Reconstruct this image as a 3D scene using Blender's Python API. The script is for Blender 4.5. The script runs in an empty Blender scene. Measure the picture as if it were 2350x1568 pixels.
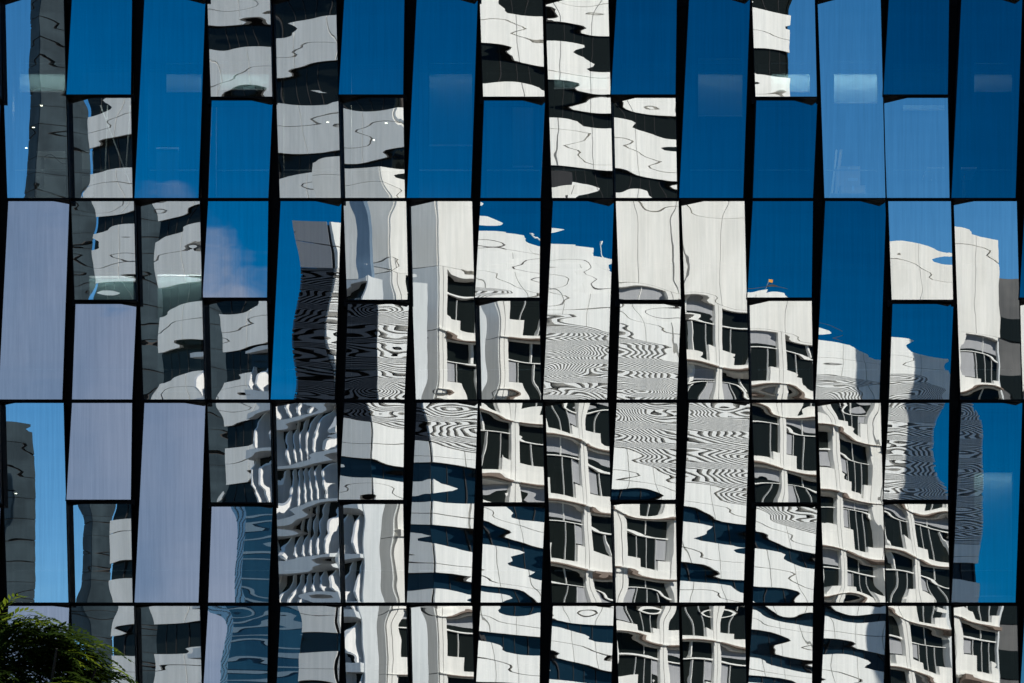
import bpy, math, random
import numpy as np

R_ = math.radians
scene = bpy.context.scene
COL = scene.collection

# ------------------------------------------------------------------ camera
CAM = np.array([0.0, -60.0, 1.7])
D0 = 60.0                     # camera to facade
K = 22.6 / 2350.0             # metres on the facade per layout unit
ZC = 18.0                     # height of the middle of the framed facade
cam = bpy.data.cameras.new('camera')
cam_o = bpy.data.objects.new('camera', cam)
COL.objects.link(cam_o)
cam_o.location = CAM
cam_o.rotation_euler = (R_(90), 0, 0)
cam.sensor_width = 36.0
cam.lens = 36.0 * D0 / 22.6
cam.shift_y = (ZC - 1.7) / 22.6       # rising front: verticals stay upright
cam.clip_start = 0.5
cam.clip_end = 6000
scene.camera = cam_o

# ------------------------------------------------------------------ world, sun, exposure
SUN_AZ = math.atan2(0.74, 0.67)      # to the right, behind the glass building
SUN_EL = R_(46)
TILT = R_(9.0)                        # the two directions the panes are turned to
NRM = {'L': np.array([-math.sin(TILT), -math.cos(TILT), 0.0]),
       'R': np.array([math.sin(TILT), -math.cos(TILT), 0.0])}


def refl(v, fam):
    n = NRM[fam]
    v = np.asarray(v, float)
    return v - 2 * (v @ n)[..., None] * n if v.ndim > 1 else v - 2 * float(v @ n) * n


def pix(px, py, y=0.0):
    """point straight ahead of the camera, y metres beyond the facade plane"""
    s = (D0 + y) / D0
    return np.array([(px - 1175) * K * s, y, 1.7 + (ZC - 1.7 + (784 - py) * K) * s])


def nodes_of(t):
    t.use_nodes = True
    nt = t.node_tree
    nt.nodes.clear()
    return nt, nt.nodes, nt.links


world = bpy.data.worlds.new('World')
scene.world = world
nt, N, Lk = nodes_of(world)
sky = N.new('ShaderNodeTexSky')
sky.sky_type = 'NISHITA'
sky.sun_disc = False
sky.sun_elevation = SUN_EL
sky.sun_rotation = SUN_AZ
sky.air_density = 1.0
sky.dust_density = 0.2
sky.ozone_density = 3.0
hsv = N.new('ShaderNodeHueSaturation')
hsv.inputs['Saturation'].default_value = 1.9
hsv.inputs['Value'].default_value = 1.0
Lk.new(sky.outputs['Color'], hsv.inputs['Color'])
tc = N.new('ShaderNodeTexCoord')
# the sky is palest opposite the sun and deepens away from there and upwards
gd = N.new('ShaderNodeVectorMath'); gd.operation = 'DOT_PRODUCT'
gd.inputs[1].default_value = (-0.75, 0.0, -1.0)
Lk.new(tc.outputs['Generated'], gd.inputs[0])
for inp, a, b in (('Value', 0.58, 1.62), ('Saturation', 1.95, 1.36), ('Hue', 0.508, 0.496)):
    q = N.new('ShaderNodeMapRange'); q.interpolation_type = 'SMOOTHSTEP'
    q.inputs['From Min'].default_value = -0.78
    q.inputs['From Max'].default_value = -0.20
    q.inputs['To Min'].default_value = a
    q.inputs['To Max'].default_value = b
    Lk.new(gd.outputs['Value'], q.inputs['Value'])
    Lk.new(q.outputs['Result'], hsv.inputs[inp])
# a bank of cloud standing over the left of the mirrored sky
cdir = refl(pix(150, 1080) - CAM, 'R')
cdir = cdir / np.linalg.norm(cdir)
dot = N.new('ShaderNodeVectorMath'); dot.operation = 'DOT_PRODUCT'
dot.inputs[1].default_value = tuple(cdir)
Lk.new(tc.outputs['Generated'], dot.inputs[0])
acos = N.new('ShaderNodeMath'); acos.operation = 'ARCCOSINE'
Lk.new(dot.outputs['Value'], acos.inputs[0])
nz = N.new('ShaderNodeTexNoise')
nz.inputs['Scale'].default_value = 16.0
nz.inputs['Detail'].default_value = 7.0
nz.inputs['Roughness'].default_value = 0.55
Lk.new(tc.outputs['Generated'], nz.inputs['Vector'])
mul = N.new('ShaderNodeMath'); mul.operation = 'MULTIPLY_ADD'
mul.inputs[1].default_value = -0.12
Lk.new(nz.outputs['Fac'], mul.inputs[0])
cdir2 = refl(pix(560, 1420) - CAM, 'R')
cdir2 = cdir2 / np.linalg.norm(cdir2)
dot2 = N.new('ShaderNodeVectorMath'); dot2.operation = 'DOT_PRODUCT'
dot2.inputs[1].default_value = tuple(cdir2)
Lk.new(tc.outputs['Generated'], dot2.inputs[0])
acos2 = N.new('ShaderNodeMath'); acos2.operation = 'ARCCOSINE'
Lk.new(dot2.outputs['Value'], acos2.inputs[0])
mn = N.new('ShaderNodeMath'); mn.operation = 'SMOOTH_MIN'; mn.inputs[2].default_value = 0.02
Lk.new(acos.outputs[0], mn.inputs[0]); Lk.new(acos2.outputs[0], mn.inputs[1])
Lk.new(mn.outputs[0], mul.inputs[2])
mr = N.new('ShaderNodeMapRange'); mr.interpolation_type = 'SMOOTHSTEP'
mr.inputs['From Min'].default_value = 0.035
mr.inputs['From Max'].default_value = 0.005
mr.inputs['To Min'].default_value = 0.0
mr.inputs['To Max'].default_value = 0.92
Lk.new(mul.outputs[0], mr.inputs['Value'])
nz2 = N.new('ShaderNodeTexNoise')
nz2.inputs['Scale'].default_value = 9.0
nz2.inputs['Detail'].default_value = 5.0
Lk.new(tc.outputs['Generated'], nz2.inputs['Vector'])
cr = N.new('ShaderNodeValToRGB')
cr.color_ramp.elements[0].position = 0.36
cr.color_ramp.elements[0].color = (2.7, 3.7, 5.7, 1)
cr.color_ramp.elements[1].position = 0.64
cr.color_ramp.elements[1].color = (4.7, 5.3, 7.0, 1)
Lk.new(nz2.outputs['Fac'], cr.inputs['Fac'])
mixc = N.new('ShaderNodeMix'); mixc.data_type = 'RGBA'
Lk.new(mr.outputs['Result'], mixc.inputs['Factor'])
Lk.new(hsv.outputs['Color'], mixc.inputs['A'])
Lk.new(cr.outputs['Color'], mixc.inputs['B'])
bg = N.new('ShaderNodeBackground')
bg.inputs['Strength'].default_value = 0.064
Lk.new(mixc.outputs['Result'], bg.inputs['Color'])
wo = N.new('ShaderNodeOutputWorld')
Lk.new(bg.outputs[0], wo.inputs['Surface'])

sun = bpy.data.lights.new('sun', 'SUN')
sun.energy = 5.0
sun.angle = R_(0.53)
sun.color = (1.0, 0.955, 0.88)
sun_o = bpy.data.objects.new('sun', sun)
COL.objects.link(sun_o)
sd = np.array([math.sin(SUN_AZ) * math.cos(SUN_EL), math.cos(SUN_AZ) * math.cos(SUN_EL), math.sin(SUN_EL)])
sun_o.location = tuple(sd * 120)
import mathutils
sun_o.rotation_euler = mathutils.Vector(tuple(sd)).to_track_quat('Z', 'Y').to_euler()

vs = scene.view_settings
vs.view_transform = 'Standard'
vs.look = 'None'
vs.gamma = 1.0
vs.use_curve_mapping = False
vs.exposure = 0.48
scene.cycles.max_bounces = 10
scene.cycles.glossy_bounces = 5
scene.cycles.transparent_max_bounces = 10
scene.cycles.caustics_reflective = False
scene.cycles.caustics_refractive = False

FLAT = None

# ------------------------------------------------------------------ materials


def principled(name, color, rough=0.6, metallic=0.0, spec=0.5):
    m = bpy.data.materials.new(name)
    nt, N, Lk = nodes_of(m)
    b = N.new('ShaderNodeBsdfPrincipled')
    b.inputs['Base Color'].default_value = (*color, 1)
    b.inputs['Roughness'].default_value = rough
    b.inputs['Metallic'].default_value = metallic
    b.inputs['Specular IOR Level'].default_value = spec
    o = N.new('ShaderNodeOutputMaterial')
    Lk.new(b.outputs[0], o.inputs['Surface'])
    return m, nt, b


def mottled(name, c1, c2, scale=1.0, rough=0.6, stretch=(1, 1, 1), detail=5, spec=0.4, lo=0.35, hi=0.65):
    m, nt, b = principled(name, c1, rough, 0.0, spec)
    N, Lk = nt.nodes, nt.links
    tc = N.new('ShaderNodeTexCoord')
    mp = N.new('ShaderNodeMapping')
    mp.inputs['Scale'].default_value = stretch
    nz = N.new('ShaderNodeTexNoise')
    nz.inputs['Scale'].default_value = scale
    nz.inputs['Detail'].default_value = detail
    cr = N.new('ShaderNodeValToRGB')
    cr.color_ramp.elements[0].position = lo
    cr.color_ramp.elements[1].position = hi
    cr.color_ramp.elements[0].color = (*c1, 1)
    cr.color_ramp.elements[1].color = (*c2, 1)
    Lk.new(tc.outputs['Object'], mp.inputs['Vector'])
    Lk.new(mp.outputs[0], nz.inputs['Vector'])
    Lk.new(nz.outputs['Fac'], cr.inputs['Fac'])
    Lk.new(cr.outputs['Color'], b.inputs['Base Color'])
    return m


M = {}
M['white'] = mottled('white_cladding', (0.77, 0.755, 0.71), (0.86, 0.845, 0.80), 0.5, 0.55, (1, 1, 0.25))
M['cream'] = mottled('cream_render', (0.70, 0.68, 0.63), (0.80, 0.78, 0.73), 0.6, 0.65, (1, 1, 0.3))
M['grey_panel'] = mottled('grey_render', (0.58, 0.60, 0.60), (0.68, 0.70, 0.70), 0.5, 0.6, (1, 1, 0.3))
M['joint'] = principled('shadow_joint', (0.055, 0.045, 0.04), 0.9)[0]
M['dark'] = principled('dark_core', (0.02, 0.02, 0.022), 0.8)[0]
M['glass_dark'] = principled('dark_window_glass', (0.010, 0.013, 0.012), 0.16, 0.0, 0.14)[0]
M['glass_navy'] = principled('navy_window_glass', (0.006, 0.020, 0.034), 0.14, 0.0, 0.28)[0]
M['glass_blue'] = mottled('blue_curtain_glass', (0.004, 0.035, 0.075), (0.010, 0.06, 0.11), 0.2, 0.25)
M['teal_stone'] = mottled('teal_stone', (0.010, 0.022, 0.030), (0.028, 0.048, 0.060), 0.35, 0.6)
M['pale_strip'] = principled('pale_floor_strip', (0.13, 0.20, 0.26), 0.5)[0]
M['blind_grey'] = principled('grey_blind', (0.35, 0.35, 0.36), 0.8)[0]
M['brown'] = principled('brown_soffit', (0.20, 0.15, 0.12), 0.8)[0]
M['slat'] = principled('white_louvre', (0.78, 0.77, 0.74), 0.5)[0]
M['slat_shaded'] = principled('shaded_louvre', (0.036, 0.04, 0.05), 0.5)[0]  # dark copy of the slats: shade of the side walls put into the colour
M['parapet_shaded'] = principled('shaded_parapet', (0.26, 0.265, 0.28), 0.6)[0]  # darker parapet for the side walls, their shade painted in
M['fin'] = principled('white_fin', (0.80, 0.78, 0.76), 0.45)[0]
M['orange'] = principled('orange_cloth', (0.8, 0.30, 0.02), 0.7)[0]
M['metal'] = principled('galvanised_steel', (0.45, 0.46, 0.47), 0.35, 0.8)[0]
M['frame'] = principled('black_aluminium', (0.003, 0.0035, 0.005), 0.55, 0.0, 0.06)[0]
M['seal'] = principled('black_sealant', (0.004, 0.004, 0.005), 0.7)[0]
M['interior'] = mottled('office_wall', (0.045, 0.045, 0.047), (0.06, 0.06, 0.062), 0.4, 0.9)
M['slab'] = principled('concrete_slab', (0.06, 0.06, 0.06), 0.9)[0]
M['blind'] = principled('white_blind', (0.17, 0.25, 0.26), 0.85)[0]
M['ground'] = mottled('city_ground', (0.10, 0.098, 0.095), (0.16, 0.155, 0.15), 0.05, 0.95)
M['asphalt'] = mottled('asphalt', (0.045, 0.045, 0.047), (0.065, 0.065, 0.066), 1.4, 0.92)


def facade_glass():
    m = bpy.data.materials.new('mirror_glass')
    nt, N, Lk = nodes_of(m)
    g = N.new('ShaderNodeBsdfGlossy')
    g.inputs['Roughness'].default_value = 0.0
    t = N.new('ShaderNodeBsdfTransparent')
    t.inputs['Color'].default_value = (0.62, 0.78, 0.78, 1)
    # rain streaks and dust: a little less mirror along the drips
    tc = N.new('ShaderNodeTexCoord')
    mp = N.new('ShaderNodeMapping')
    mp.inputs['Scale'].default_value = (11, 11, 0.35)
    nz = N.new('ShaderNodeTexNoise')
    nz.inputs['Scale'].default_value = 1.6
    nz.inputs['Detail'].default_value = 5
    nz.inputs['Roughness'].default_value = 0.65
    cr = N.new('ShaderNodeValToRGB')
    cr.color_ramp.elements[0].position = 0.28
    cr.color_ramp.elements[1].position = 0.66
    cr.color_ramp.elements[0].color = (0.70, 0.74, 0.76, 1)
    cr.color_ramp.elements[1].color = (0.84, 0.87, 0.88, 1)
    oi = N.new('ShaderNodeObjectInfo')
    ad = N.new('ShaderNodeVectorMath'); ad.operation = 'ADD'
    cmb = N.new('ShaderNodeCombineXYZ')
    ml = N.new('ShaderNodeMath'); ml.operation = 'MULTIPLY'; ml.inputs[1].default_value = 37.0
    Lk.new(oi.outputs['Random'], ml.inputs[0])
    Lk.new(ml.outputs[0], cmb.inputs[0]); Lk.new(ml.outputs[0], cmb.inputs[2])
    Lk.new(tc.outputs['Object'], mp.inputs['Vector'])
    Lk.new(mp.outputs[0], ad.inputs[0]); Lk.new(cmb.outputs[0], ad.inputs[1])
    Lk.new(ad.outputs[0], nz.inputs['Vector'])
    Lk.new(nz.outputs['Fac'], cr.inputs['Fac'])
    Lk.new(cr.outputs['Color'], g.inputs['Color'])
    mx = N.new('ShaderNodeMixShader')
    mx.inputs[0].default_value = 0.74
    Lk.new(t.outputs[0], mx.inputs[1])
    Lk.new(g.outputs[0], mx.inputs[2])
    o = N.new('ShaderNodeOutputMaterial')
    Lk.new(mx.outputs[0], o.inputs['Surface'])
    return m


M['glass'] = facade_glass()

# ------------------------------------------------------------------ object helpers


def link(name, me, parent=None, loc=(0, 0, 0)):
    o = bpy.data.objects.new(name, me)
    COL.objects.link(o)
    if parent is not None:
        o.parent = parent
    o.location = loc
    return o


def tag(o, label=None, category=None, group=None, kind=None):
    if label: o['label'] = label
    if category: o['category'] = category
    if group: o['group'] = group
    if kind: o['kind'] = kind
    return o


def empty(name, loc, **kw):
    o = bpy.data.objects.new(name, None)
    COL.objects.link(o)
    o.location = tuple(loc)
    o.empty_display_size = 1.0
    return tag(o, **kw)


def make_mesh(name, verts, faces, mats, midx=None, smooth=False):
    me = bpy.data.meshes.new(name)
    me.from_pydata([tuple(map(float, v)) for v in verts], [], [tuple(f) for f in faces])
    for m in (mats if isinstance(mats, (list, tuple)) else [mats]):
        me.materials.append(m)
    if midx is not None:
        me.polygons.foreach_set('material_index', np.asarray(midx, np.int32))
    if smooth is not False:
        me.polygons.foreach_set('use_smooth', np.full(len(me.polygons), True) if smooth is True else np.asarray(smooth, bool))
    me.update()
    return me


BOXF = [(0, 3, 2, 1), (4, 5, 6, 7), (0, 1, 5, 4), (1, 2, 6, 5), (2, 3, 7, 6), (3, 0, 4, 7)]


class MB:
    """collects boxes and quads for ONE mesh, in world axes"""

    def __init__(self):
        self.v, self.f, self.m = [], [], []

    def box(self, a, b, mi=0):
        x0, y0, z0 = a; x1, y1, z1 = b
        n = len(self.v)
        self.v += [(x0, y0, z0), (x1, y0, z0), (x1, y1, z0), (x0, y1, z0), (x0, y0, z1), (x1, y0, z1), (x1, y1, z1), (x0, y1, z1)]
        self.f += [tuple(i + n for i in q) for q in BOXF]
        self.m += [mi] * 6
        return self

    def hexa(self, p, mi=0):
        n = len(self.v)
        self.v += list(p)
        self.f += [tuple(i + n for i in q) for q in BOXF]
        self.m += [mi] * 6

    def tube(self, p0, p1, r0, r1, seg=7, mi=0):
        p0, p1 = np.asarray(p0, float), np.asarray(p1, float)
        d = p1 - p0; d /= np.linalg.norm(d) + 1e-9
        a = np.cross(d, [0.3, 0.2, 0.93]); a /= np.linalg.norm(a) + 1e-9
        b = np.cross(d, a)
        n = len(self.v)
        for p, r in ((p0, r0), (p1, r1)):
            for k in range(seg):
                t = 2 * math.pi * k / seg
                self.v.append(tuple(p + r * (math.cos(t) * a + math.sin(t) * b)))
        for k in range(seg):
            k2 = (k + 1) % seg
            self.f.append((n + k, n + k2, n + seg + k2, n + seg + k)); self.m.append(mi)
        self.f.append(tuple(n + seg + k for k in range(seg))); self.m.append(mi)

    def build(self, name, mats, parent=None, loc=(0, 0, 0), smooth=False):
        return link(name, make_mesh(name, self.v, self.f, mats, self.m, smooth), parent, loc)


class Wall:
    """a wall of a building across the street: t along it, o outwards, z up.
    (X, Y) and d are given as seen in the glass and turned over to where the wall really stands."""

    def __init__(self, fam, X, Y, d, n):
        self.P = refl(np.array([X, Y, 0.0]), fam)
        self.d = refl(np.array([d[0], d[1], 0.0]), fam)
        self.n = refl(np.array([n[0], n[1], 0.0]), fam)
        self.flip = self.d[0] * self.n[1] - self.d[1] * self.n[0] < 0

    def at(self, t, o, z):
        return self.P + self.d * t + self.n * o + np.array([0, 0, z])

    def boxes(self, name, bs, mats, parent=None, org=None, mi=None):
        """bs: list of (t0,t1,o0,o1,z0,z1) -> one mesh, relative to org"""
        org = np.zeros(3) if org is None else org
        v, f, m = [], [], []
        for i, (t0, t1, o0, o1, z0, z1) in enumerate(bs):
            n = len(v)
            for z in (z0, z1):
                for (t, o) in ((t0, o0), (t1, o0), (t1, o1), (t0, o1)):
                    v.append(self.at(t, o, z) - org)
            for q in BOXF:
                q = tuple(k + n for k in q)
                f.append(q[::-1] if self.flip else q)
                m.append(0 if mi is None else mi[i])
        return make_mesh(name, v, f, mats, m)

    def part(self, name, bs, mats, parent, mi=None):
        b = np.array(parent.location)
        if parent.parent is not None:
            b = b + np.array(parent.parent.location)
        return link(name, self.boxes(name, bs, mats, org=b, mi=mi), parent)

    def shift(self, t, z=0.0, o=0.0):
        return self.d * t + self.n * o + np.array([0, 0, z])


def corner_walls(fam, X, Y, W, dang, lrot=0.0):
    d = np.array([math.sin(dang), math.cos(dang)])
    n = np.array([math.cos(dang), -math.sin(dang)])
    front = Wall(fam, X, Y, d, n)
    la = dang + lrot                      # the left wall may meet the front at an obtuse corner
    left = Wall(fam, X, Y, np.array([-math.cos(la), math.sin(la)]), np.array([-math.sin(la), -math.cos(la)]))
    e = np.array([X, Y]) + d * W
    right = Wall(fam, e[0], e[1], -n, d)
    return front, left, right


def zat(px, py, Y):
    return pix(px, py, Y)[2]


DANG = math.atan2(0.78, 0.6258)

# ------------------------------------------------------------------ ground
g = MB(); g.v = [(-3000, -3000, 0), (3000, -3000, 0), (3000, 3000, 0), (-3000, 3000, 0)]; g.f = [(0, 1, 2, 3)]; g.m = [0]
tag(g.build('ground', [M['ground']]), kind='structure')
r = MB(); r.v = [(-400, -42, .004), (400, -42, .004), (400, -14, .004), (-400, -14, .004)]; r.f = [(0, 1, 2, 3)]; r.m = [0]
tag(r.build('road', [M['asphalt']]), kind='structure')
pv = MB().box((-60, -12, -0.2), (60, 0.55, 0.13))
tag(pv.build('pavement', [M['ground']]), kind='structure')
pv = MB().box((-300, -70, -0.2), (300, -44, 0.13))
tag(pv.build('pavement', [M['ground']]), kind='structure')

# ------------------------------------------------------------------ buildings across the street


def grid_pieces(wall, name, root, mat, t0, t1, zs, pitch, gap=0.07, th=0.16, o=0.0):
    """cladding panels: boxes of one size share one mesh"""
    n = max(1, int(round((t1 - t0) / pitch)))
    w = (t1 - t0) / n
    cache = {}
    b = np.array(root.location)
    for (z0, z1) in zs:
        h = round(z1 - z0, 3)
        if h not in cache:
            cache[h] = wall.boxes(name, [(gap / 2, w - gap / 2, o - th, o, gap / 2, h - gap / 2)], mat, org=wall.P)
        for i in range(n):
            link(name, cache[h], root, tuple(wall.P + wall.shift(t0 + i * w, z0) - b))


def ribbons(wall, root, mat, t0, t1, zs, pitch, mull=True):
    for (z0, z1) in zs:
        bs = [(t0, t1, -0.55, -0.42, z0, z1)]
        mi = [0]
        if mull:
            n = int((t1 - t0) / pitch)
            for i in range(1, n):
                t = t0 + (t1 - t0) * i / n
                bs.append((t - .03, t + .03, -0.42, -0.36, z0, z1)); mi.append(1)
        wall.part('ribbon_window', bs, [mat, M['dark']], root, mi)


def banded_tower(name, fam, X, Y, W, depth, ztop, zbot, storey, ribbon, glass, label, pitch=3.6, right=False, ph=0.0, group=None, gap=0.07, lrot=0.0):
    front, left, rgt = corner_walls(fam, X, Y, W, DANG, lrot)
    root = empty(name, front.at(W / 2, -depth / 2, 0), label=label, category='building', group=group)
    front.part('core', [(0.3, W - 0.3, -depth + .3, -0.5, 0, ztop - 0.3)], [M['joint']], root)
    if lrot: left.part('core', [(0.2, depth, -1.6, -0.6, 0, ztop - .3)], [M['joint']], root)
    zs_b, zs_r = [], []
    z = ztop - ph
    while z > zbot:
        zs_r.append((z - ribbon, z))
        wb = storey - ribbon
        zs_b += [(z - storey, z - storey + wb * 0.5), (z - storey + wb * 0.5, z - ribbon)]
        z -= storey
    if ph > 0:
        zs_b += [(ztop - ph, ztop - ph / 2), (ztop - ph / 2, ztop)]
    walls = [(front, 0.0, W), (left, 0.17, depth)] + ([(rgt, 0.17, depth)] if right else [])
    for wl, a, b in walls:
        grid_pieces(wl, 'cladding_panel', root, M['white'], a, b, zs_b, pitch, gap)
        ribbons(wl, root, glass, a + .1, b - .1, zs_r, 1.7)
    front.part('base_wall', [(0, W, -depth, -0.2, 0, zbot - storey)], [M['grey_panel']], root)
    return root, front, left, rgt


# --- right-hand view: white louvred block with ribbon windows
XR, YR = pix(985, 0, 110)[0], 110.0
WR, DR = 52.0, 3.0
zroof, zlt, zlb = zat(985, 500, 110), zat(985, 600, 110), zat(985, 1000, 110)
louv, fR, lR, rR = banded_tower('louvred_office_block', 'R', XR, YR, WR, DR, zlb - 0.02, 14.0, 3.35, 1.05, M['glass_navy'],
                                'white block with a wide louvred band over ribbon windows, mirrored in the right-turned panes', 3.5, True, 2.2, lrot=R_(-42))
fR.part('upper_core', [(0.3, WR - 0.3, -DR + .3, -0.5, zlb - .3, zroof - .3)], [M['joint']], louv)
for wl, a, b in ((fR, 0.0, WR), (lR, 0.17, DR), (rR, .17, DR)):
    grid_pieces(wl, 'parapet_panel', louv, M['white'] if wl is fR else M['parapet_shaded'], a, b, [(zlt, (zlt + zroof) / 2), ((zlt + zroof) / 2, zroof)], 3.7)
    bs = []
    nsl = 56
    p = (zlt - zlb) / nsl
    for i in range(nsl):
        bs.append((a, b, -0.25, -0.02, zlb + p * i + p * .3, zlb + p * i + p * .82))
    tag(wl.part('louvre_slats', bs, [M['slat'] if wl is fR else M['slat_shaded']], louv), kind='stuff')
    wl.part('louvre_backing', [(a + .1, b - .1, -0.49, -0.3, zlb, zlt)], [M['dark']], louv)
zph = 58.3
for i in range(9):                       # the rooftop storey steps down along the block
    a = 19.3 + i * 2.94
    fR.part('rooftop_step', [(a, a + 2.93, -3.6, -0.9, zroof - .3, zph + .5 - i * .36)], [M['white']], louv)
fR.part('rooftop_joint', [(19.25, 45.75, -.905, -.893, zroof + 1.0, zroof + 1.06)], [M['joint']], louv)
fR.part('roof_plant_box', [(22.6, 23.3, -3.0, -2.2, zph + .1, zph + .9)], [M['grey_panel']], louv)
fR.part('antenna', [(27.0, 27.04, -2.0, -1.96, zph - .7, zph + 1.3), (26.96, 27.08, -2.04, -1.92, zph + 1.3, zph + 1.7)], [M['white']], louv)
fR.part('antenna', [(32.0, 32.03, -2.0, -1.97, zph - 1.6, zph + 1.2)], [M['metal']], louv)
fs = empty('orange_flag', fR.at(43.0, -1.6, zph - 2.4), label='small orange flag on the roof edge of the louvred block', category='flag')
fR.part('pole', [(43.28, 43.33, -1.62, -1.57, zph - 2.4, zph - .75)], [M['metal']], fs)
fR.part('cloth', [(43.33, 43.95, -1.61, -1.58, zph - 1.3, zph - .8)], [M['orange']], fs)

# tower out of view whose shadow falls on the far end of the louvred block
sh = empty('shading_tower', fR.at(73, 23, 0), label='grey tower beside the louvred block that casts the shadow on its far end', category='building')
fR.part('shaft', [(60.2, 84, 20, 26, 0, 99)], [M['grey_panel']], sh)
for i in range(26):
    fR.part('ribbon_window', [(60.7, 83.5, 26.0, 26.05, 5 + i * 3.6, 6.6 + i * 3.6)], [M['glass_dark']], sh)
    fR.part('ribbon_window', [(60.15, 60.2, 20.5, 25.5, 5 + i * 3.6, 6.6 + i * 3.6)], [M['glass_dark']], sh)

# blue glass tower beyond it
Yb = 230.0
Xb = pix(700, 0, Yb)[0]
fb, lb, rb = corner_walls('R', Xb, Yb, 24, R_(82))
zb = zat(800, 1035, Yb)
blu = empty('blue_glass_tower', fb.at(12, -10, 0), label='blue glass tower striped by pale floor edges', category='building')
fb.part('curtain_wall', [(0, 24, -20, 0, 0, zb)], [M['glass_blue']], blu)
for i in range(44):
    z = zb - 0.2 - i * 1.5
    fb.part('floor_strip', [(-.06, 24.06, -20.06, .06, z - .34, z)], [M['pale_strip']], blu)

# --- left-hand view: windowed block with a blank upper wall
XW, YW = pix(1003, 0, 100)[0], 100.0
WW, DW = 50.3, 5.6
fW, lW, rW = corner_walls('L', XW, YW, WW, DANG, R_(-12))
zwr, zwt = zat(1003, 330, 100), zat(1003, 606, 100)
HW = 4.0
win = empty('white_apartment_block', fW.at(WW / 2, -DW / 2, 0), label='white block with stepped windows under a blank upper wall, mirrored in the left-turned panes', category='building')
fW.part('core', [(0.4, WW - .4, -DW + .3, -0.9, 0, zwr - .3)], [M['joint']], win)
lW.part('core', [(0.2, DW, -1.5, -0.6, 0, zwr - .3)], [M['joint']], win)
# blank wall in two courses of wide panels
zmid = zwr - (zwr - zwt) * 0.18
for wl, a, b in ((fW, 0.0, WW), (lW, 0.17, DW), (rW, 0.17, DW)):
    grid_pieces(wl, 'wall_panel', win, M['cream'], a, b, [(zwt, zmid), (zmid, zwr)], 3.9, 0.06, 0.2)
nst = 8
grid_pieces(lW, 'wall_panel', win, M['grey_panel'], 0.17, DW, [(zwt - HW * (i + 1), zwt - HW * i) for i in range(nst)], 5.9, 0.06, .2)
grid_pieces(rW, 'wall_panel', win, M['grey_panel'], 0.17, DW, [(zwt - HW * (i + 1), zwt - HW * i) for i in range(nst)], 5.9, 0.06, .2)
BAY = 5.55
nb = int(WW / BAY)
base = np.array(win.location)
# one bay of one storey: pier, lintel, lower blocks, ledge
pier_w = 0.95
x0, x1 = pier_w, BAY
nx0, nx1 = x0 + (x1 - x0) * 0.33, x0 + (x1 - x0) * 0.80
wallbay = [(0.03, pier_w * .5 - .03, -0.5, 0, 0.05, HW), (pier_w * .5 + .03, pier_w, -0.5, 0, 0.05, HW),
           (x0, x1, -0.5, 0.002, HW - 0.22, HW),                    # lintel
           (x0, nx0, -0.45, -0.02, 0.36, 1.12), (nx1, x1, -0.45, -0.02, 0.36, 1.12),   # parapet blocks
           (x0, x1, -0.5, 0.0, 0.05, 0.36),
           (0.0, BAY, -0.4, 0.12, -0.03, 0.045)]
me_wall = fW.boxes('bay_wall', wallbay, [M['cream']], org=fW.P)
gl = [(x0, x1, -0.44, -0.36, 0.40, HW - .2)]
me_glass = fW.boxes('window', gl, [M['glass_dark']], org=fW.P)
xs = [x0 + (x1 - x0) * f for f in (0.25, 0.5, 0.75)]
fr = [(x0, x1, -0.36, -0.2, HW - 1.36, HW - 1.27)]
fr += [(x - .015, x + .015, -0.36, -0.25, 0.45, HW - 1.42) for x in (x0 + (x1 - x0) * .28, x0 + (x1 - x0) * .55, x0 + (x1 - x0) * .79)]
fr += [(x0 + (x1 - x0) * .52 - .03, x0 + (x1 - x0) * .52 + .03, -0.36, -0.25, HW - 1.22, HW - .22)]
me_frame = fW.boxes('window_frame', fr, [M['white']], org=fW.P)
me_blA = fW.boxes('roller_blind', [(x0 + .02, x0 + (x1 - x0) * .24, -0.357, -0.34, 1.3, HW - 1.45)], [M['blind_grey']], org=fW.P)
me_blB = fW.boxes('roller_blind', [(x0 + (x1 - x0) * .80, x1 - .02, -0.357, -0.34, 1.3, HW - 1.45)], [M['blind_grey']], org=fW.P)
me_blC = fW.boxes('roller_blind', [(x0 + .02, x1 - .02, -0.357, -0.34, HW - 1.0, HW - .22)], [M['blind_grey']], org=fW.P)
me_led = fW.boxes('balcony_ledge', [(x0 - .1, x1 + .1, -0.4, 0.30, -0.12, -0.035)], [M['brown']], org=fW.P)
rnd = random.Random(5)
for s in range(nst):
    z = zwt - HW * (s + 1)
    for i in range(nb):
        off = fW.P + fW.shift(i * BAY, z) - base
        link('bay_wall', me_wall, win, tuple(off))
        w = link('window', me_glass, win, tuple(off))
        link('window_frame', me_frame, w)
        q = rnd.random()
        if q < .5: link('roller_blind', me_blA, w)
        if q > .35: link('roller_blind', me_blB, w)
        if rnd.random() < .6: link('roller_blind', me_blC, w)
        link('balcony_ledge', me_led, win, tuple(off))
lW.part('base_wall', [(0.2, DW, -1.5, -0.3, 0, zwt - HW * nst)], [M['grey_panel']], win)
fW.part('roof_plant_box', [(14, 17, -4.5, -2.0, zwr, zwr + 1.8)], [M['dark']], win)

dk = empty('dark_office_block', fW.at(60, -8, 0), label='dark block set back beyond the far end of the white block', category='building')
fW.part('shaft', [(50.5, 72, -9.0, -2.5, 0, zwr - 1.5)], [mottled('charcoal_render', (0.09, 0.09, 0.09), (0.13, 0.128, 0.125), .5, .7)], dk)
for i in range(9):
    fW.part('ribbon_window', [(51.0, 71.5, -2.5, -2.44, zwr - 6.2 - i * 4.0, zwr - 4.2 - i * 4.0)], [M['glass_dark']], dk)

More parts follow.
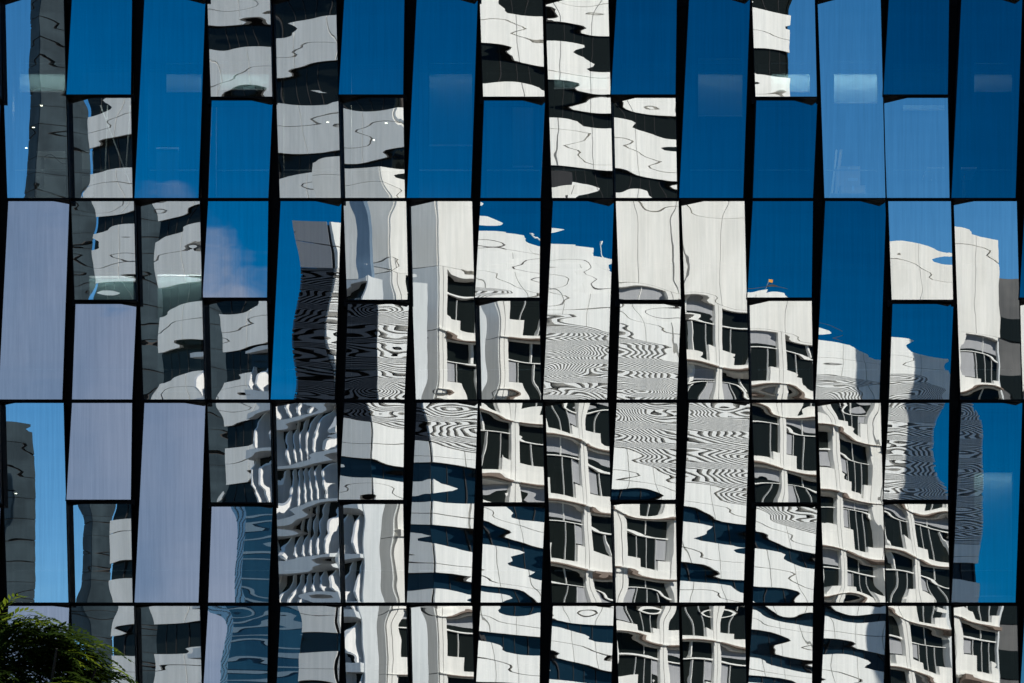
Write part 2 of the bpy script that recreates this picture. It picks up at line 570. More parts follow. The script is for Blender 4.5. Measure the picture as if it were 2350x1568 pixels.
# blue-grey stair bay standing against its left side
fS, lS, rS = corner_walls('L', pix(928, 0, 97)[0], 97.0, 0.3, DANG)
st = empty('stair_tower', fS.at(.6, -3, 0), label='narrow blue grey stair tower at the corner of the white block', category='building')
fS.part('shaft', [(0, 0.3, -1.5, 0, 0, zat(948, 440, 97))], [mottled('blue_grey_metal', (0.13, 0.19, 0.26), (0.17, 0.24, 0.32), .4, .5)], st)

# fins
YF = 95.0
XF = pix(912, 0, YF)[0]
fF, lF, rF = corner_walls('L', XF, YF, 5.0, DANG)
fin = empty('finned_building', lF.at(11, -2, 0), label='pale building of slanting balcony slabs and upright white fins', category='building')
zf = zat(935, 640, YF)
LF = 21.0
lF.part('glazed_wall', [(0, LF, -1.5, -0.6, 0, zf)], [M['glass_dark']], fin)
HF = 3.1
fin_prof = [(0.0, 0.0), (0.55, 0.12), (0.95, 0.45), (0.80, 0.78), (0.35, 1.0)]


def fin_mesh():
    """leaf-shaped upright blade, bulging outwards below the middle"""
    v, f = [], []
    prof = [(-.6, 0.0), (-.05, 0.0), (0.16, .12), (0.24, .28), (0.10, .55), (-.18, .80), (-.38, 1.0), (-.6, 1.0)]
    h = HF * 0.82
    for t in (0.0, 0.16):
        for (o, zz) in prof:
            tt = t * (0.55 + 0.9 * math.sin(math.pi * min(1, zz + .12)))
            v.append(lF.at(tt + 0.25 * zz, o, zz * h) - lF.P)
    n = len(prof)
    f.append(tuple(range(n))); f.append(tuple(range(2 * n - 1, n - 1, -1)))
    for i in range(n):
        j = (i + 1) % n
        f.append((i, i + n, j + n, j))
    return make_mesh('fin', v, f, [M['fin']])


mf = fin_mesh()
bF = np.array(fin.location)
nfl = int(zf / HF) - 2
for s in range(1, 12):
    z = zf - HF * s
    lF.part('floor_slab', [(0, LF, -0.6, 0.30, z - .55, z)], [M['grey_panel']], fin)
    for i in range(18):
        link('fin', mf, fin, tuple(lF.P + lF.shift(0.3 + i * 1.14 + (0.35 if s % 2 else 0), z) - bF))
lF.part('end_wall', [(-.15, -.002, -1.6, 0.0, 0, zf + .3)], [M['grey_panel']], fin)
lF.part('roof_slab', [(0, LF, -1.6, 0.05, zf - .1, zf + .3)], [M['grey_panel']], fin)

# banded tower behind
YT = 150.0
XT = pix(1062, 0, YT)[0]
tow, fT, lT, rT = banded_tower('banded_office_tower', 'L', XT, YT, 33.0, 36.5, zat(1040, -260, YT), 30.0, 5.9, 2.25, M['glass_dark'],
                               'tall white tower ringed by dark ribbon windows, mirrored behind the white block', 5.2, True, 0.0, gap=0.09, lrot=R_(-10))

# slim teal tower and the dark block left of it
YV = 260.0
XV = pix(272, 0, YV)[0]
fV, lV, rV = corner_walls('L', XV, YV, 4.6, DANG)
zv = zat(272, -240, YV)
tv = empty('teal_stone_tower', fV.at(2.3, -5, 0), label='slim teal stone tower left of the banded tower', category='building')
fV.part('core', [(.1, 4.5, -2.9, -.1, 0, zv)], [M['joint']], tv)
k = 0
z = zv
while z > 40:
    h = 2.6
    for wl, a, b in ((fV, 0, 4.6), (lV, .1, 3.0)):
        wl.part('stone_course', [(a, b, -.3, 0, z - h + .16, z)], [M['teal_stone']], tv)
    z -= h
fD, lD, rD = corner_walls('L', pix(60, 0, 240)[0], 240.0, 3.6, DANG)
zd = zat(150, 965, 240)
td = empty('dark_stone_block', fD.at(1.8, -3, 0), label='dark teal block with its roof below the slim tower', category='building')
fD.part('core', [(.1, 3.5, -2.9, -.1, 0, zd - .1)], [M['joint']], td)
z = zd
while z > 20:
    for wl, a, b in ((fD, 0, 3.6), (lD, .1, 3)):
        wl.part('stone_course', [(a, b, -.3, 0, z - 2.4 + .14, z)], [M['teal_stone']], td)
    z -= 2.4

# ------------------------------------------------------------------ the glass building
office = empty('glass_office_building', (0, 4, 0),
               label='black framed office building with a zigzag facade of tilted mirror glass panes', category='building')
OB = np.array(office.location)

PITCH = 156.25
ROWY = {r: (458.5 - 464 * (1 - (r - 1)) - 464 + 464 * 0) for r in range(0, 7)}
ROWT = {0: -469, 1: -6, 2: 462, 3: 925, 4: 1391, 5: 1855}
ROWB = {0: -13, 1: 454.5, 2: 917, 3: 1383, 4: 1848, 5: 2312}
SPLIT_LT = {0: (-252, -244), 1: (217, 225), 2: (683, 691), 3: (1147, 1157), 4: (1612, 1621), 5: (2077, 2085)}
SPLIT_GT = {0: (-246, -238), 1: (222, 231), 2: (688, 698), 3: (1153, 1163), 4: (1618, 1627), 5: (2083, 2091)}


def panel_list():
    out = []
    for r in range(0, 6):
        typ = 0 if r in (1, 3, 5) else 2
        t, b = ROWT[r], ROWB[r]
        for c in range(-6, 21):
            x = PITCH * c
            k = (c + typ) % 4
            if k == 0:
                out.append((r, c, 'f', 'L', [(x + 1, t), (x + 146, t), (x + 157, b), (x + 17, b)]))
            elif k == 2:
                out.append((r, c, 'f', 'R', [(x + 19, t), (x + 159, t), (x + 143, b), (x - 4, b)]))
            elif k == 1:
                m0, m1 = SPLIT_LT[r]
                out.append((r, c, 'u', 'R', [(x + 9, t), (x + 147, t), (x + 144, m0), (x - 4, m0)]))
                out.append((r, c, 'l', 'L', [(x - 4, m1), (x + 144, m1), (x + 148, b), (x + 4, b)]))
            else:
                m0, m1 = SPLIT_GT[r]
                out.append((r, c, 'u', 'L', [(x + 7, t), (x + 151, t), (x + 156, m0), (x + 15, m0)]))
                out.append((r, c, 'l', 'R', [(x + 17, m1), (x + 157, m1), (x + 147, b), (x + 9, b)]))
    return out


# where each pane looks: (dx, dy) shift of what it shows, bulge in mm, waviness, bulge across
def default_shift(r, part, fam):
    A = r in (1, 3, 5)
    if fam == 'R':
        return {('f', 1): (0, 0), ('u', 1): (134, 20), ('l', 1): (60, 0), ('f', 0): (228, 0), ('u', 0): (350, 60), ('l', 0): (110, 0)}[(part, 1 if A else 0)]
    return {('f', 1): (150, 0), ('u', 1): (0, 0), ('l', 1): (90, 0), ('f', 0): (0, 0), ('u', 0): (110, 0), ('l', 0): (-145, 0)}[(part, 1 if A else 0)]


SPEC = {
    '1.0': dict(d=(165, 0), A=.35, W=1.0), '1.1l': dict(d=(145, 0)), '1.3u': dict(d=(150, 0)), '1.4': dict(d=(150, 0)),
    '1.5l': dict(d=(121, -55)), '1.11u': dict(d=(-50, 0)),
    '2.1u': dict(d=(135, 0)), '2.2': dict(d=(5, 0)), '2.3u': dict(d=(90, 100)), '2.3l': dict(d=(-125, 0)),
    '2.4': dict(d=(216, 0), W=1.4), '2.5u': dict(d=(98, 0)), '2.7u': dict(d=(398, 30), W=2.5, A=1.2), '2.9u': dict(d=(110, 80)),
    '3.3l': dict(d=(115, 0)), '2.9l': dict(d=(110, -40)), '2.10': dict(d=(0, 63)), '2.11u': dict(d=(274, 85), W=1.5), '2.8': dict(d=(228, 0), W=2.3, A=.9), '2.12': dict(d=(190, -5), W=2.0), '4.11u': dict(d=(230, 0)), '4.12': dict(d=(120, 0)), '2.13l': dict(d=(70, 0), W=2.2, A=1.0), '2.13u': dict(d=(110, 85)),
    '2.14': dict(d=(0, 120)),
    '3.0': dict(d=(62, 0)), '2.0': dict(d=(100, 250)), '3.13u': dict(d=(80, 20)), '3.14': dict(d=(12, 0)), '3.1l': dict(d=(80, 0)), '3.3u': dict(d=(-130, 0)), '3.5u': dict(d=(130, 35)),
    '3.5l': dict(d=(88, 0)), '3.4': dict(d=(112, 0), W=1.9), '3.9u': dict(d=(134, 50)), '3.11l': dict(d=(60, -20)),
    '4.1u': dict(d=(80, 0)), '4.2': dict(d=(5, 0)), '4.3u': dict(d=(155, 0)), '4.4': dict(d=(205, 0)), '4.5u': dict(d=(105, 0)),
}


TW = {'2.8': -.0019, '2.12': -.0016, '2.7u': -.0022, '2.9l': -.0022, '2.13l': -.0022, '2.11u': .0012, '3.5u': -.0016, '3.6': -.0007, '3.7l': -.0034,
      '3.9u': -.0022, '3.10': -.0018, '3.11l': -.0034, '4.7u': -.001, '4.8': -.0015, '4.11u': -.0022, '4.12': -.0014, '3.4': .0012,
      '1.4': -.0014, '1.3u': -.0026, '1.5l': -.0014, '1.9l': -.001, '3.12': -.0008, '3.13l': -.0016, '3.8': -.0008, '4.13u': -.0016}


def pane_height(u, v, Lh, A, W, seed, hw, twist=0.0):
    rs = np.random.RandomState(seed)
    lf = 0.45
    w = 1 - np.clip((Lh - np.abs(v)) / lf, 0, 1)
    gq = (1 - w ** 2) ** 2
    h = A * (1 - u ** 2) ** 2 * gq
    h = h + twist * (u * hw) * v          # one corner of the pane pulled in
    # roller waves left by tempering
    p1 = rs.uniform(0.36, 0.50); ph = rs.uniform(0, 6.28)
    s1 = W * 0.00075
    h = h + s1 * p1 / 6.283 * np.sin(6.283 * v / p1 + ph + rs.uniform(-.8, .8) * u) * (1 + rs.uniform(-.5, .5) * u)
    h = h + W * 0.00045 * 0.21 / 6.283 * np.sin(6.283 * v / 0.21 + rs.uniform(0, 6) + 1.2 * u)
    # twist and uneven bearing
    for _ in range(5):
        lam = rs.uniform(0.8, 2.0); a = rs.uniform(0, 6.283)
        kx, kv = math.cos(a) * 0.6, math.sin(a)
        h = h + W * 0.00065 * lam / 6.283 * np.sin(6.283 / lam * (kx * u * hw + kv * v) + rs.uniform(0, 6.28))
    return h


YTGT = 118.0


def build_pane(r, c, part, fam, quad):
    seen = 1 <= r <= 4 and -1 <= c <= 15
    cx = sum(q[0] for q in quad) / 4; cy = sum(q[1] for q in quad) / 4
    key = '%d.%d%s' % (r, c, '' if part == 'f' else part)
    dx, dy = default_shift(r, part, fam)
    rs = random.Random(hash((r * 1000 + c * 10 + 'ful'.index(part))) )
    A = rs.uniform(0.6, 1.1) if part == 'f' else rs.uniform(0.75, 1.35); W = rs.uniform(0.9, 1.7)
    if fam == 'L' and r >= 2 and c >= 6: W *= .7
    sp = SPEC.get(key, {})
    dx, dy = sp.get('d', (dx, dy))
    A = sp.get('A', A); W = sp.get('W', W)
    A *= 1e-3
    P = pix(cx, cy)
    if FLAT:
        n = NRM[FLAT]
    else:
        V = pix(cx + dx, cy + dy, YTGT)
        T = refl(V, fam)
        a = CAM - P; a /= np.linalg.norm(a)
        b = T - P; b /= np.linalg.norm(b)
        n = a + b; n /= np.linalg.norm(n)
    # corners on the tilted plane, seen where the pane stands
    cs = []
    for q in quad:
        dq = pix(*q) - CAM
        s = ((P - CAM) @ n) / (dq @ n)
        cs.append(CAM + dq * s - P)
    hw = 0.5 * np.linalg.norm(cs[1] - cs[0]); Lh = 0.5 * np.linalg.norm((cs[0] + cs[1] - cs[2] - cs[3]) / 2)
    if seen:
        nu, nv = 24, (84 if part == 'f' else 44)
    else:
        nu, nv = 8, 20
    U, Vv = np.meshgrid(np.linspace(0, 1, nu + 1), np.linspace(0, 1, nv + 1))
    c0, c1, c2, c3 = cs
    pts = ((1 - U) * (1 - Vv))[..., None] * c0 + (U * (1 - Vv))[..., None] * c1 + (U * Vv)[..., None] * c2 + ((1 - U) * Vv)[..., None] * c3
    seed = abs(r * 7919 + c * 104 + 'ful'.index(part) * 31 + sp.get('s', 0)) % 100000
    h = 0 if FLAT else pane_height(2 * U - 1, (1 - 2 * Vv) * Lh, Lh, A, W, seed, hw, TW.get(key, 0.0))
    pts = pts + (h * np.ones_like(U))[..., None] * n
    verts = pts.reshape(-1, 3)
    i, j = np.meshgrid(np.arange(nu), np.arange(nv))
    a = (j * (nu + 1) + i).ravel()
    faces = np.stack([a, a + nu + 1, a + nu + 2, a + 1], 1)
    # the quad corners run clockwise seen from the camera -> (down, right) order faces the street
    nq = len(faces)
    vl = [tuple(v) for v in verts]
    fl = [tuple(map(int, f)) for f in faces]
    # rim of the pane, 24 mm deep, in black sealant
    ring = [k for k in range(nu + 1)] + [k * (nu + 1) + nu for k in range(1, nv + 1)] + \
           [nv * (nu + 1) + k for k in range(nu - 1, -1, -1)] + [k * (nu + 1) for k in range(nv - 1, 0, -1)]
    n0 = len(vl)
    for k in ring:
        vl.append(tuple(verts[k] * 1.0 - n * 0.024))
        vl.append(tuple(verts[k]))
    m = len(ring)
    for k in range(m):
        k2 = (k + 1) % m
        fl.append((n0 + 2 * k + 1, n0 + 2 * k2 + 1, n0 + 2 * k2, n0 + 2 * k))
    mi = [0] * nq + [1] * m
    sm = [True] * nq + [False] * m
    me = make_mesh('glass_panel', vl, fl, [M['glass'], M['seal']], mi, sm)
    po = link('glass_panel', me, office, tuple(P - OB))
    # its cassette frame: a ring from the pane edge back to the mullions
    cen = sum(cs) / 4
    ev = (c3 + c2 - c0 - c1); ev = ev / np.linalg.norm(ev)
    eu = (c1 + c2 - c0 - c3); eu = eu / np.linalg.norm(eu)
    inn = [c0 + eu * .012 + ev * .012, c1 - eu * .012 + ev * .012, c2 - eu * .012 - ev * .012, c3 + eu * .012 - ev * .012]
    out = [c0 - eu * .022 - ev * .028, c1 + eu * .022 - ev * .028, c2 + eu * .022 + ev * .028, c3 - eu * .022 + ev * .028]
    out2 = [o + n * .006 for o in out]
    inn2 = [o - n * .026 for o in inn]
    edge = [c0 + n * .006, c1 + n * .006, c2 + n * .006, c3 + n * .006]
    back = []
    for o in out:
        w = o.copy(); w[1] = 0.30 - P[1]
        back.append(w)
    v = out2 + edge + back + inn2
    f = []
    for k in range(4):
        k2 = (k + 1) % 4
        f.append((k, k2, k2 + 4, k + 4)[::-1])            # face
        f.append((k, k + 8, k2 + 8, k2)[::-1])            # outer return
        f.append((k + 4, k2 + 4, k2 + 12, k + 12)[::-1])  # lip behind the pane
        f.append((k + 8, k + 12, k2 + 12, k2 + 8)[::-1])
    me = make_mesh('frame', v, f, [M['frame']])
    link('frame', me, po)


if FLAT:
    build_pane(1, 7, 'f', FLAT, [(-200, -200), (2550, -200), (2550, 1768), (-200, 1768)])
else:
    for p in panel_list():
        build_pane(*p)

# mullions, transoms, floors
mull_x = [PITCH * c + 3 for c in range(-6, 22)]
for x in mull_x:
    xx = (x - 1175) * K
    b = MB().box((xx - .13, 0.30, 3.0), (xx + .19, 0.55, 30.2))
    b.v = [tuple(np.array(v) - OB) for v in b.v]
    b.build('mullion', [M['frame']], office)
for r in range(0, 7):
    y = (ROWT[r] if r < 6 else 2318) - 3.5
    zz = ZC + (784 - y) * K
    b = MB().box((-20.6, 0.285, zz - .13), (20.6, 0.56, zz + .13))
    b.v = [tuple(np.array(v) - OB) for v in b.v]
    b.build('transom', [M['frame']], office)
    b = MB().box((-20.6, 0.60, zz - .12), (20.6, 8.0, zz + .10))
    b.v = [tuple(np.array(v) - OB) for v in b.v]
    b.build('floor_slab', [M['slab']], office)
    if r >= 1:
        zc = zz + 4.464 - 1.30
        b = MB().box((-20.6, 0.62, zc - .05), (20.6, 0.80, zc + .06))       # bulkhead over the windows
        b.v = [tuple(np.array(v) - OB) for v in b.v]
        b.build('bulkhead', [M['slab']], office)
        b = MB().box((-20.6, 0.80, zc + .06), (20.6, 7.9, zc + .10))
        b.v = [tuple(np.array(v) - OB) for v in b.v]
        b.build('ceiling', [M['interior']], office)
        b = MB().box((-20.6, 0.64, zz + 0.86), (20.6, 0.68, zz + .885))     # guard rail behind the glass
        b.v = [tuple(np.array(v) - OB) for v in b.v]
        b.build('guard_rail', [M['metal']], office)
for (r, c, part, fam, q) in panel_list():
    if part == 'u':
        yy = q[2][1] + 4.5
        xa, xb, zz = (q[3][0] - 8 - 1175) * K, (q[2][0] + 8 - 1175) * K, ZC + (784 - yy) * K
        b = MB().box((xa, 0.12, zz - .075), (xb, 0.33, zz + .075))
        b.v = [tuple(np.array(v) - OB) for v in b.v]
        b.build('transom', [M['frame']], office)
for nm, a, b_ in (('back_wall', (-20.6, 8.0, 0), (20.6, 8.3, 30.3)), ('side_wall', (-21.0, 0.3, 0), (-20.6, 8.3, 30.3)),
                  ('side_wall', (20.6, 0.3, 0), (21.0, 8.3, 30.3)), ('roof', (-21.0, 0.1, 30.3), (21.0, 8.3, 30.9)),
                  ('ground_floor_front', (-20.6, 0.35, 0), (20.6, 0.6, 3.05))):
    b = MB().box(a, b_)
    b.v = [tuple(np.array(v) - OB) for v in b.v]
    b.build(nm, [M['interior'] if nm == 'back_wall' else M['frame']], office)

# ------------------------------------------------------------------ things inside the offices, behind the glass
def inside(px, py, y):
    return pix(px, py, y)


M['lamp'] = bpy.data.materials.new('lamp_glow')
nt, N, Lk = nodes_of(M['lamp'])
e_ = N.new('ShaderNodeEmission'); e_.inputs['Color'].default_value = (1.0, 0.86, 0.66, 1); e_.inputs['Strength'].default_value = 8.0
Lk.new(e_.outputs[0], N.new('ShaderNodeOutputMaterial').inputs['Surface'])
CEIL = {r: ZC + (784 - (ROWT[r + 1] - 3.5)) * K + 4.464 - 1.30 + .06 for r in (1, 2, 3, 4)}
lamp_root = None


def ceiling_lamp(x, y, r, label):
    global lamp_root
    z = CEIL[r] - .02
    t = empty('ceiling_lamp', (x, y, z), label=label, category='lamp', group='small lit ceiling lamps inside the offices')
    if lamp_root is None:
        b = MB(); b.tube((0, 0, 0.0), (0, 0, -0.035), .05, .05, 12); h = b.build('housing', [M['metal']], t)
        b = MB(); b.tube((0, 0, -0.036), (0, 0, -0.042), .033, .03, 12); d = b.build('diffuser', [M['lamp']], t)
        L = bpy.data.lights.new('lamp_light', 'AREA'); L.shape = 'DISK'; L.size = 0.12; L.energy = 55; L.color = (1, .9, .75)
        lamp_root = (h.data, d.data, L)
    else:
        link('housing', lamp_root[0], t); link('diffuser', lamp_root[1], t)
    lo = bpy.data.objects.new('lamp_light', lamp_root[2]); COL.objects.link(lo); lo.parent = t; lo.location = (0, 0, -.06)


def at_ceiling(px, py, r):
    y = D0 * (CEIL[r] - .06 - 1.7) / (ZC - 1.7 + (784 - py) * K) - D0
    return pix(px, py, y)[0], y


for (px, py, r, lab) in ((95, 243, 1, 'small lit ceiling lamp, topmost of three dots behind the top left pane'), (77, 293, 1, 'small lit ceiling lamp, middle of three dots behind the top left pane'),
                         (60, 340, 1, 'small lit ceiling lamp, lowest of three dots behind the top left pane'), (752, 281, 1, 'small lit ceiling lamp behind the fifth tall pane of the top row'),
                         (912, 237, 1, 'small lit ceiling lamp, topmost of three dots behind the sixth pane of the top row'), (886, 283, 1, 'small lit ceiling lamp, middle of three dots behind the sixth pane of the top row'),
                         (858, 322, 1, 'small lit ceiling lamp, lowest of three dots behind the sixth pane of the top row'), (37, 1133, 3, 'small lit ceiling lamp behind the first pane of the third row')):
    x, y = at_ceiling(px, py, r)
    ceiling_lamp(x, y, r, lab)


def added_fill_light(px0, px1, r, watts, lab):  # added light with invented housing and tube, to make blinds and boxes show
    z = CEIL[r] - .12
    x0_, x1_ = (px0 - 1175) * K, (px1 - 1175) * K
    t_ = empty('added_fill_light', (.5 * (x0_ + x1_), .74, z), label=lab, category='lamp')
    w_ = .5 * (x1_ - x0_)
    MB().box((-w_, -.05, -.03), (w_, -.03, .07)).box((-w_, -.03, .05), (w_, .05, .07)).build('housing', [M['frame']], t_)
    MB().box((-w_ + .02, -.015, .02), (w_ - .02, .015, .045)).build('tube', [M['paper_white']], t_)
    L = bpy.data.lights.new('fill_area', 'AREA'); L.shape = 'RECTANGLE'; L.size = 2 * w_; L.size_y = .05; L.energy = watts; L.color = (1, .97, .92)
    lo = bpy.data.objects.new('fill_area', L); COL.objects.link(lo); lo.parent = t_; lo.location = (0, 0, .01); lo.rotation_euler = (R_(18), 0, 0)


M['paper_white'] = principled('white_tube', (0.8, 0.8, 0.8), .5)[0]
added_fill_light(40, 300, 1, 34, 'added fill light over the pegboard at the left end of the top row')
added_fill_light(480, 620, 1, 12, 'added fill light over the blind of the fourth pane in the top row')
added_fill_light(1260, 1550, 1, 14, 'added fill light over the short blind of the bright ringed tower pane')
added_fill_light(1770, 2190, 1, 70, 'added fill light over the cardboard boxes at the right of the top row')
added_fill_light(330, 470, 1, 4, 'added fill light over the third tall pane in the top row')
added_fill_light(960, 1240, 1, 6, 'added fill light over the seventh and eighth panes in the top row')
added_fill_light(1590, 1725, 1, 3.5, 'added fill light over the tall blue pane right of centre in the top row')
added_fill_light(2210, 2350, 1, 2.5, 'added fill light over the last tall pane in the top row')
added_fill_light(190, 470, 2, 40, 'added fill light over the pale blinds at the left of the second row')
added_fill_light(2220, 2345, 3, 9, 'added fill light over the long blind at the right of the third row')

BL = [(45, 148, 150, 212, 'half lowered white blind behind the top left pane'), (505, 618, 148, 207, 'half lowered white blind behind the fourth pane of the top row'),
      (1770, 1872, 150, 212, 'half lowered white blind beside the pane that mirrors the end of the tower'), (1914, 2036, 146, 238, 'white blind lowered above the cardboard boxes'),
      (2072, 2186, 232, 254, 'white blind rolled nearly up behind the pane right of the boxes'), (205, 316, 640, 700, 'pale blind low behind the second pane of the second row'),
      (362, 466, 636, 900, 'long pale blind behind the third pane of the second row'), (2236, 2342, 1082, 1370, 'long pale blind behind the last pane of the third row'),
      (382, 470, 150, 212, 'faint short blind behind the third tall pane of the top row'), (985, 1085, 150, 335, 'faint long blind behind the seventh tall pane of the top row'),
      (1176, 1224, 236, 384, 'faint narrow blind behind the lower eighth pane of the top row'), (1602, 1722, 140, 268, 'faint blind behind the tall blue pane right of centre in the top row'),
      (2236, 2350, 150, 212, 'faint short blind behind the last tall pane of the top row'), (358, 410, 346, 424, 'small pale board low behind the third tall pane of the top row'),
      (1270, 1405, 165, 205, 'short white blind behind the pane of bright ringed tower')]
for (a, b_, c_, d_, lab) in BL:
    t_ = empty('roller_blind', inside((a + b_) / 2, c_, .95), label=lab, category='blind')
    p0, p1 = inside(a, d_, .95), inside(b_, c_, .95)
    B_ = np.array(t_.location)
    m_ = MB().box(tuple(p0 - B_ + [0, 0, .03]), tuple(p1 - B_ + [0, .012, 0])); m_.build('fabric', [M['blind']], t_)
    m_ = MB().box(tuple(p0 - B_ + [0, -.012, 0]), (p1[0] - B_[0], .024, p0[2] - B_[2] + .03)); m_.build('bottom_bar', [M['metal']], t_)
    m_ = MB(); m_.tube((p0[0] - B_[0], .03, p1[2] - B_[2] + .04), (p1[0] - B_[0], .03, p1[2] - B_[2] + .04), .04, .04, 10); m_.build('roller', [M['metal']], t_)

card = mottled('cardboard', (0.62, 0.52, 0.40), (0.70, 0.60, 0.47), 3.0, .9)
paper = principled('paper_label', (0.78, 0.80, 0.80), .8)[0]


def carton(x0_, x1_, y0_, y1_, dep, lab):
    p0, p1 = inside(x0_, y1_, dep), inside(x1_, y0_, dep)
    t_ = empty('cardboard_box', (.5 * (p0[0] + p1[0]), dep + .2, p0[2]), label=lab, category='box')
    w_, h_ = (p1[0] - p0[0]) / 2, p1[2] - p0[2]
    MB().box((-w_, -.2, 0), (w_, .2, h_ - .012)).build('body', [card], t_)
    MB().box((-w_ - .004, -.204, h_ - .011), (-.004, .204, h_)).build('flap', [card], t_)
    MB().box((.004, -.204, h_ - .011), (w_ + .004, .204, h_)).build('flap', [card], t_)
    MB().box((-.025, -.2035, h_ - .12), (.025, -.2005, h_ - .012)).build('tape', [paper], t_)
    MB().box((-.02, -.2035, h_ * .22), (w_ * .78, -.2005, h_ * .38)).build('paper_label', [paper], t_)
    return t_


sill = inside(1975, 449, .9)[2]
p0, p1 = inside(1905, 452, .8), inside(2040, 444, .8)
tb_ = empty('white_table', (.5 * (p0[0] + p1[0]), 1.15, ZC + (784 - 458.5) * K + .1), label='white table top under the cardboard boxes behind the glass', category='table')
B_ = np.array(tb_.location); zt_ = sill - B_[2]
MB().box((p0[0] - B_[0], -.4, zt_ - .035), (p1[0] - B_[0], .4, zt_)).build('tabletop', [paper], tb_)
for sx in (p0[0] - B_[0] + .06, p1[0] - B_[0] - .06):
    for sy in (-.34, .34):
        MB().box((sx - .02, sy - .02, min(0, zt_ - .1)), (sx + .02, sy + .02, zt_ - .036)).build('leg', [M['metal']], tb_)
cb = carton(1930, 1986, 411, 449, 1.35, 'lower tan cardboard box standing on the white table'); cb.location.z = sill + .002
hz = cb.location.z + (inside(0, 411, 1.35)[2] - inside(0, 449, 1.35)[2])
cb = carton(1922, 1974, 366, 410, 1.35, 'upper cardboard box with a paper label stacked on the other box'); cb.location.z = hz + .004
for i, (xa, xb, lab) in enumerate(((1908, 1920, 'thin pale pole leaning left of the cardboard boxes'), (1918, 1930, 'thicker tan pole leaning against the cardboard boxes'))):
    m_ = MB(); a_, b_ = inside(xa, 449, 1.0) + [0, 0, .0], inside(xb, 345, 1.25)
    a_[2] = sill
    m_.tube(a_, b_, .022 + .012 * i, .022 + .012 * i, 8)
    tag(m_.build('leaning_pole', [card if i else paper]), lab, 'pole')
# desk edge right of it
p0 = inside(2128, 384, 1.2)
t_ = empty('standing_desk', (p0[0] + .5, 1.6, ZC + (784 - 458.5) * K + .1), label='white standing desk behind the pane right of the boxes', category='desk')
B_ = np.array(t_.location); zz = p0[2] - B_[2]
MB().box((-.5, -.4, zz - .03), (.62, .4, zz)).build('desktop', [paper], t_)
MB().box((-.3, -.03, 0), (-.24, .03, zz - .031)).build('leg', [M['metal']], t_)
MB().box((.36, -.03, 0), (.42, .03, zz - .031)).build('leg', [M['metal']], t_)
# pegboard with a cable, top left
p0, p1 = inside(84, 450, 1.1), inside(214, 347, 1.1)
t_ = empty('pegboard', (.5 * (p0[0] + p1[0]), 1.1, p0[2]), label='white pegboard with black gear behind the lower left of the top row', category='board')
w_, h_ = (p1[0] - p0[0]) / 2, p1[2] - p0[2]
MB().box((-w_, 0, 0), (w_, .03, h_ * .44)).build('panel', [paper], t_)
MB().box((-w_, 0, h_ * .56), (w_, .03, h_)).build('panel', [paper], t_)
MB().box((-w_ + .1, -.04, .2), (-w_ + .17, -.002, h_ - .15)).build('strip', [M['frame']], t_)
MB().box((.05, -.05, h_ - .16), (.17, -.002, h_ - .03)).build('switch_box', [M['frame']], t_)
m_ = MB()
pts_ = [np.array([-w_ + .18 + i * .08, -.03, h_ - .14 + .08 * math.sin(i * .9) - .015 * i]) for i in range(8)]
for i in range(7): m_.tube(pts_[i], pts_[i + 1], .008, .008, 5)
m_.build('cable', [M['frame']], t_)
# steel cross brace
t_ = empty('steel_brace', inside(262, 450, 1.4), label='thin white steel cross brace behind the second pane of the top row', category='brace')
B_ = np.array(t_.location)
for a_, b_ in (((228, 236), (310, 452)), ((247, 232), (240, 452)), ((300, 236), (288, 400))):
    m_ = MB(); m_.tube(inside(*a_, 1.4) - B_, inside(*b_, 1.4) - B_, .016, .016, 7); m_.build('rod', [paper], t_)

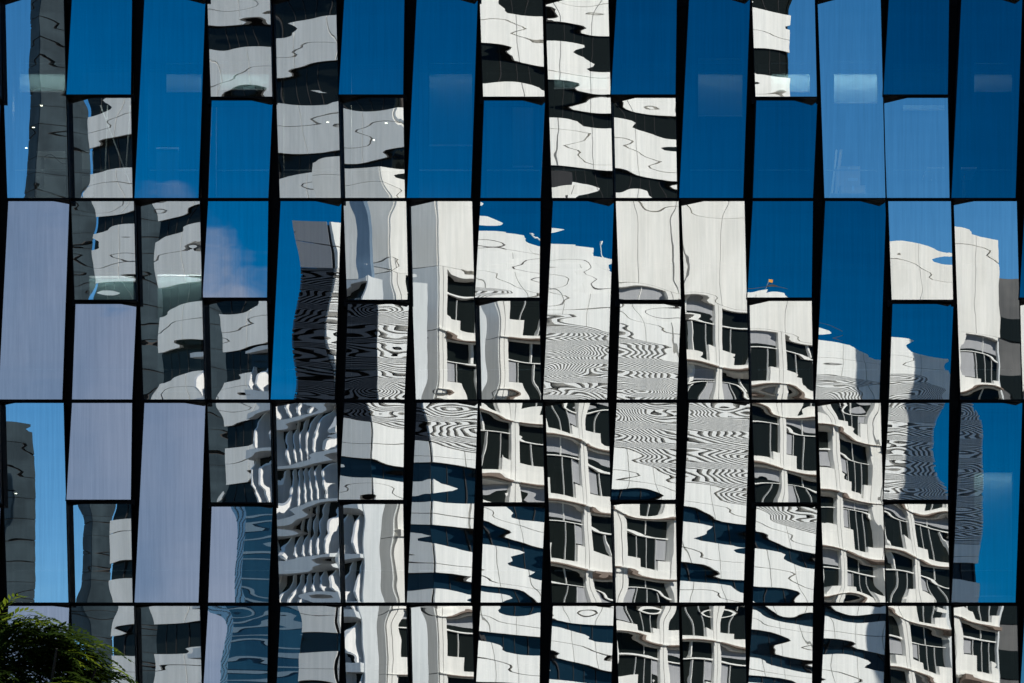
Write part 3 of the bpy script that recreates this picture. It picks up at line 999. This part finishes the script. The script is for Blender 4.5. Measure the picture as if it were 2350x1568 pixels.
# ------------------------------------------------------------------ tree in front
def build_tree():
    rs = np.random.RandomState(11)
    bx, by = -6.55, -25.0
    root = empty('feathery_tree', (bx, by, 0), label='dark feathery leaved tree with sunlit tips below the left end of the facade', category='tree')
    wood, _, _ = principled('bark', (0.015, 0.012, 0.009), 0.9)
    leaf = bpy.data.materials.new('feathery_leaf')
    nt, N, Lk = nodes_of(leaf)
    df = N.new('ShaderNodeBsdfDiffuse'); tr = N.new('ShaderNodeBsdfTranslucent')
    oi = N.new('ShaderNodeTexCoord'); nz = N.new('ShaderNodeTexNoise'); nz.inputs['Scale'].default_value = 3.0
    cr = N.new('ShaderNodeValToRGB')
    cr.color_ramp.elements[0].position = .35; cr.color_ramp.elements[1].position = .7
    cr.color_ramp.elements[0].color = (0.012, 0.026, 0.006, 1); cr.color_ramp.elements[1].color = (0.045, 0.075, 0.012, 1)
    Lk.new(oi.outputs['Object'], nz.inputs['Vector']); Lk.new(nz.outputs['Fac'], cr.inputs['Fac'])
    Lk.new(cr.outputs['Color'], df.inputs['Color']); Lk.new(cr.outputs['Color'], tr.inputs['Color'])
    mx = N.new('ShaderNodeMixShader'); mx.inputs[0].default_value = .45
    Lk.new(df.outputs[0], mx.inputs[1]); Lk.new(tr.outputs[0], mx.inputs[2])
    o = N.new('ShaderNodeOutputMaterial'); Lk.new(mx.outputs[0], o.inputs['Surface'])
    tb = MB()
    path = [np.array([0, 0, 0.0]), np.array([.1, .05, 1.6]), np.array([0.0, .1, 3.0]), np.array([.15, 0, 4.4])]
    rad = [.2, .17, .145, .12]
    for i in range(3):
        tb.tube(path[i], path[i + 1], rad[i], rad[i + 1], 9)
    tips = []
    for k in range(11):
        a = k / 11 * 6.283 + rs.uniform(-.2, .2)
        p = path[2 + (k % 2)] * 1.0
        rr = rs.uniform(1.2, 2.2)
        q = np.array([math.cos(a) * rr * .55, math.sin(a) * rr * .55, 4.4 + rs.uniform(.5, 1.4)])
        e = np.array([math.cos(a) * rr, math.sin(a) * rr, 5.3 + rs.uniform(.3, 1.5) + (.5 if rr < 1.6 else 0)])
        tb.tube(p, q, .07, .045, 6); tb.tube(q, e, .045, .015, 6)
        tips.append((q, e))
    tb.build('trunk', [wood], root)
    # crown: pinnate fronds, each a rachis with paired narrow leaflets
    V, F, MI = [], [], []
    cur = [0]

    def leaflet(p, d, up, L, w):
        n = len(V)
        s = np.cross(d, up); s /= np.linalg.norm(s) + 1e-9
        V.extend([p, p + d * L * .5 + s * w, p + d * L, p + d * L * .5 - s * w])
        F.append((n, n + 1, n + 2, n + 3)); MI.append(cur[0])

    def frond(p, d, L):
        d = d / np.linalg.norm(d)
        up = np.array([rs.uniform(-.3, .3), rs.uniform(-.3, .3), 1.0])
        side = np.cross(d, up); side /= np.linalg.norm(side) + 1e-9
        q = p.copy()
        ns = 9
        for i in range(ns):
            f = i / (ns - 1)
            dd = d + np.array([0, 0, -0.9 * f * f]); dd /= np.linalg.norm(dd)
            q = q + dd * L / ns
            l = L * .34 * (1 - .55 * f) * rs.uniform(.8, 1.15)
            for sg in (-1, 1):
                ld = dd * .75 + side * sg * .75 + rs.uniform(-.18, .18, 3) + np.array([0, 0, -.12])
                leaflet(q, ld / np.linalg.norm(ld), up, l, l * .19)
        leaflet(q, dd, up, L * .25, L * .03)

    # the crown leans to the right and is ragged at the rim
    n = 0
    while n < 4600:
        u = rs.normal(size=3); u /= np.linalg.norm(u)
        rad_ = rs.uniform(0.35, 1.0) ** .5
        p = np.array([u[0] * 1.55, u[1] * 1.5, 6.15 + u[2] * 1.45]) * 1.0
        p = np.array([0, 0, 6.15]) + (p - np.array([0, 0, 6.15])) * rad_
        lump = math.sin(u[0] * 5 + 1) * math.sin(u[1] * 4 + 2) + math.sin(u[2] * 6 + u[0] * 3)
        if lump < -0.55 and rad_ > .7: continue
        d = np.array([u[0] + .55, u[1] * .8, u[2] * .35 - .1]) + rs.uniform(-.35, .35, 3)
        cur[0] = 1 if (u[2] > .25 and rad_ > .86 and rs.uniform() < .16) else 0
        frond(p, d, rs.uniform(.32, .6))
        n += 1
    lit_leaf = leaf.copy(); lit_leaf.name = 'sunlit_tip_leaf'  # brighter leaf copy: sunlight on the top tips painted into its colour
    for nd in lit_leaf.node_tree.nodes:
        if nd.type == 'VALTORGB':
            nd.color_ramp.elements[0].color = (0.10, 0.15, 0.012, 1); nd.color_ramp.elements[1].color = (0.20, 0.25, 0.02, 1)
    me = make_mesh('crown', V, F, [leaf, lit_leaf], MI)
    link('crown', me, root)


build_tree()
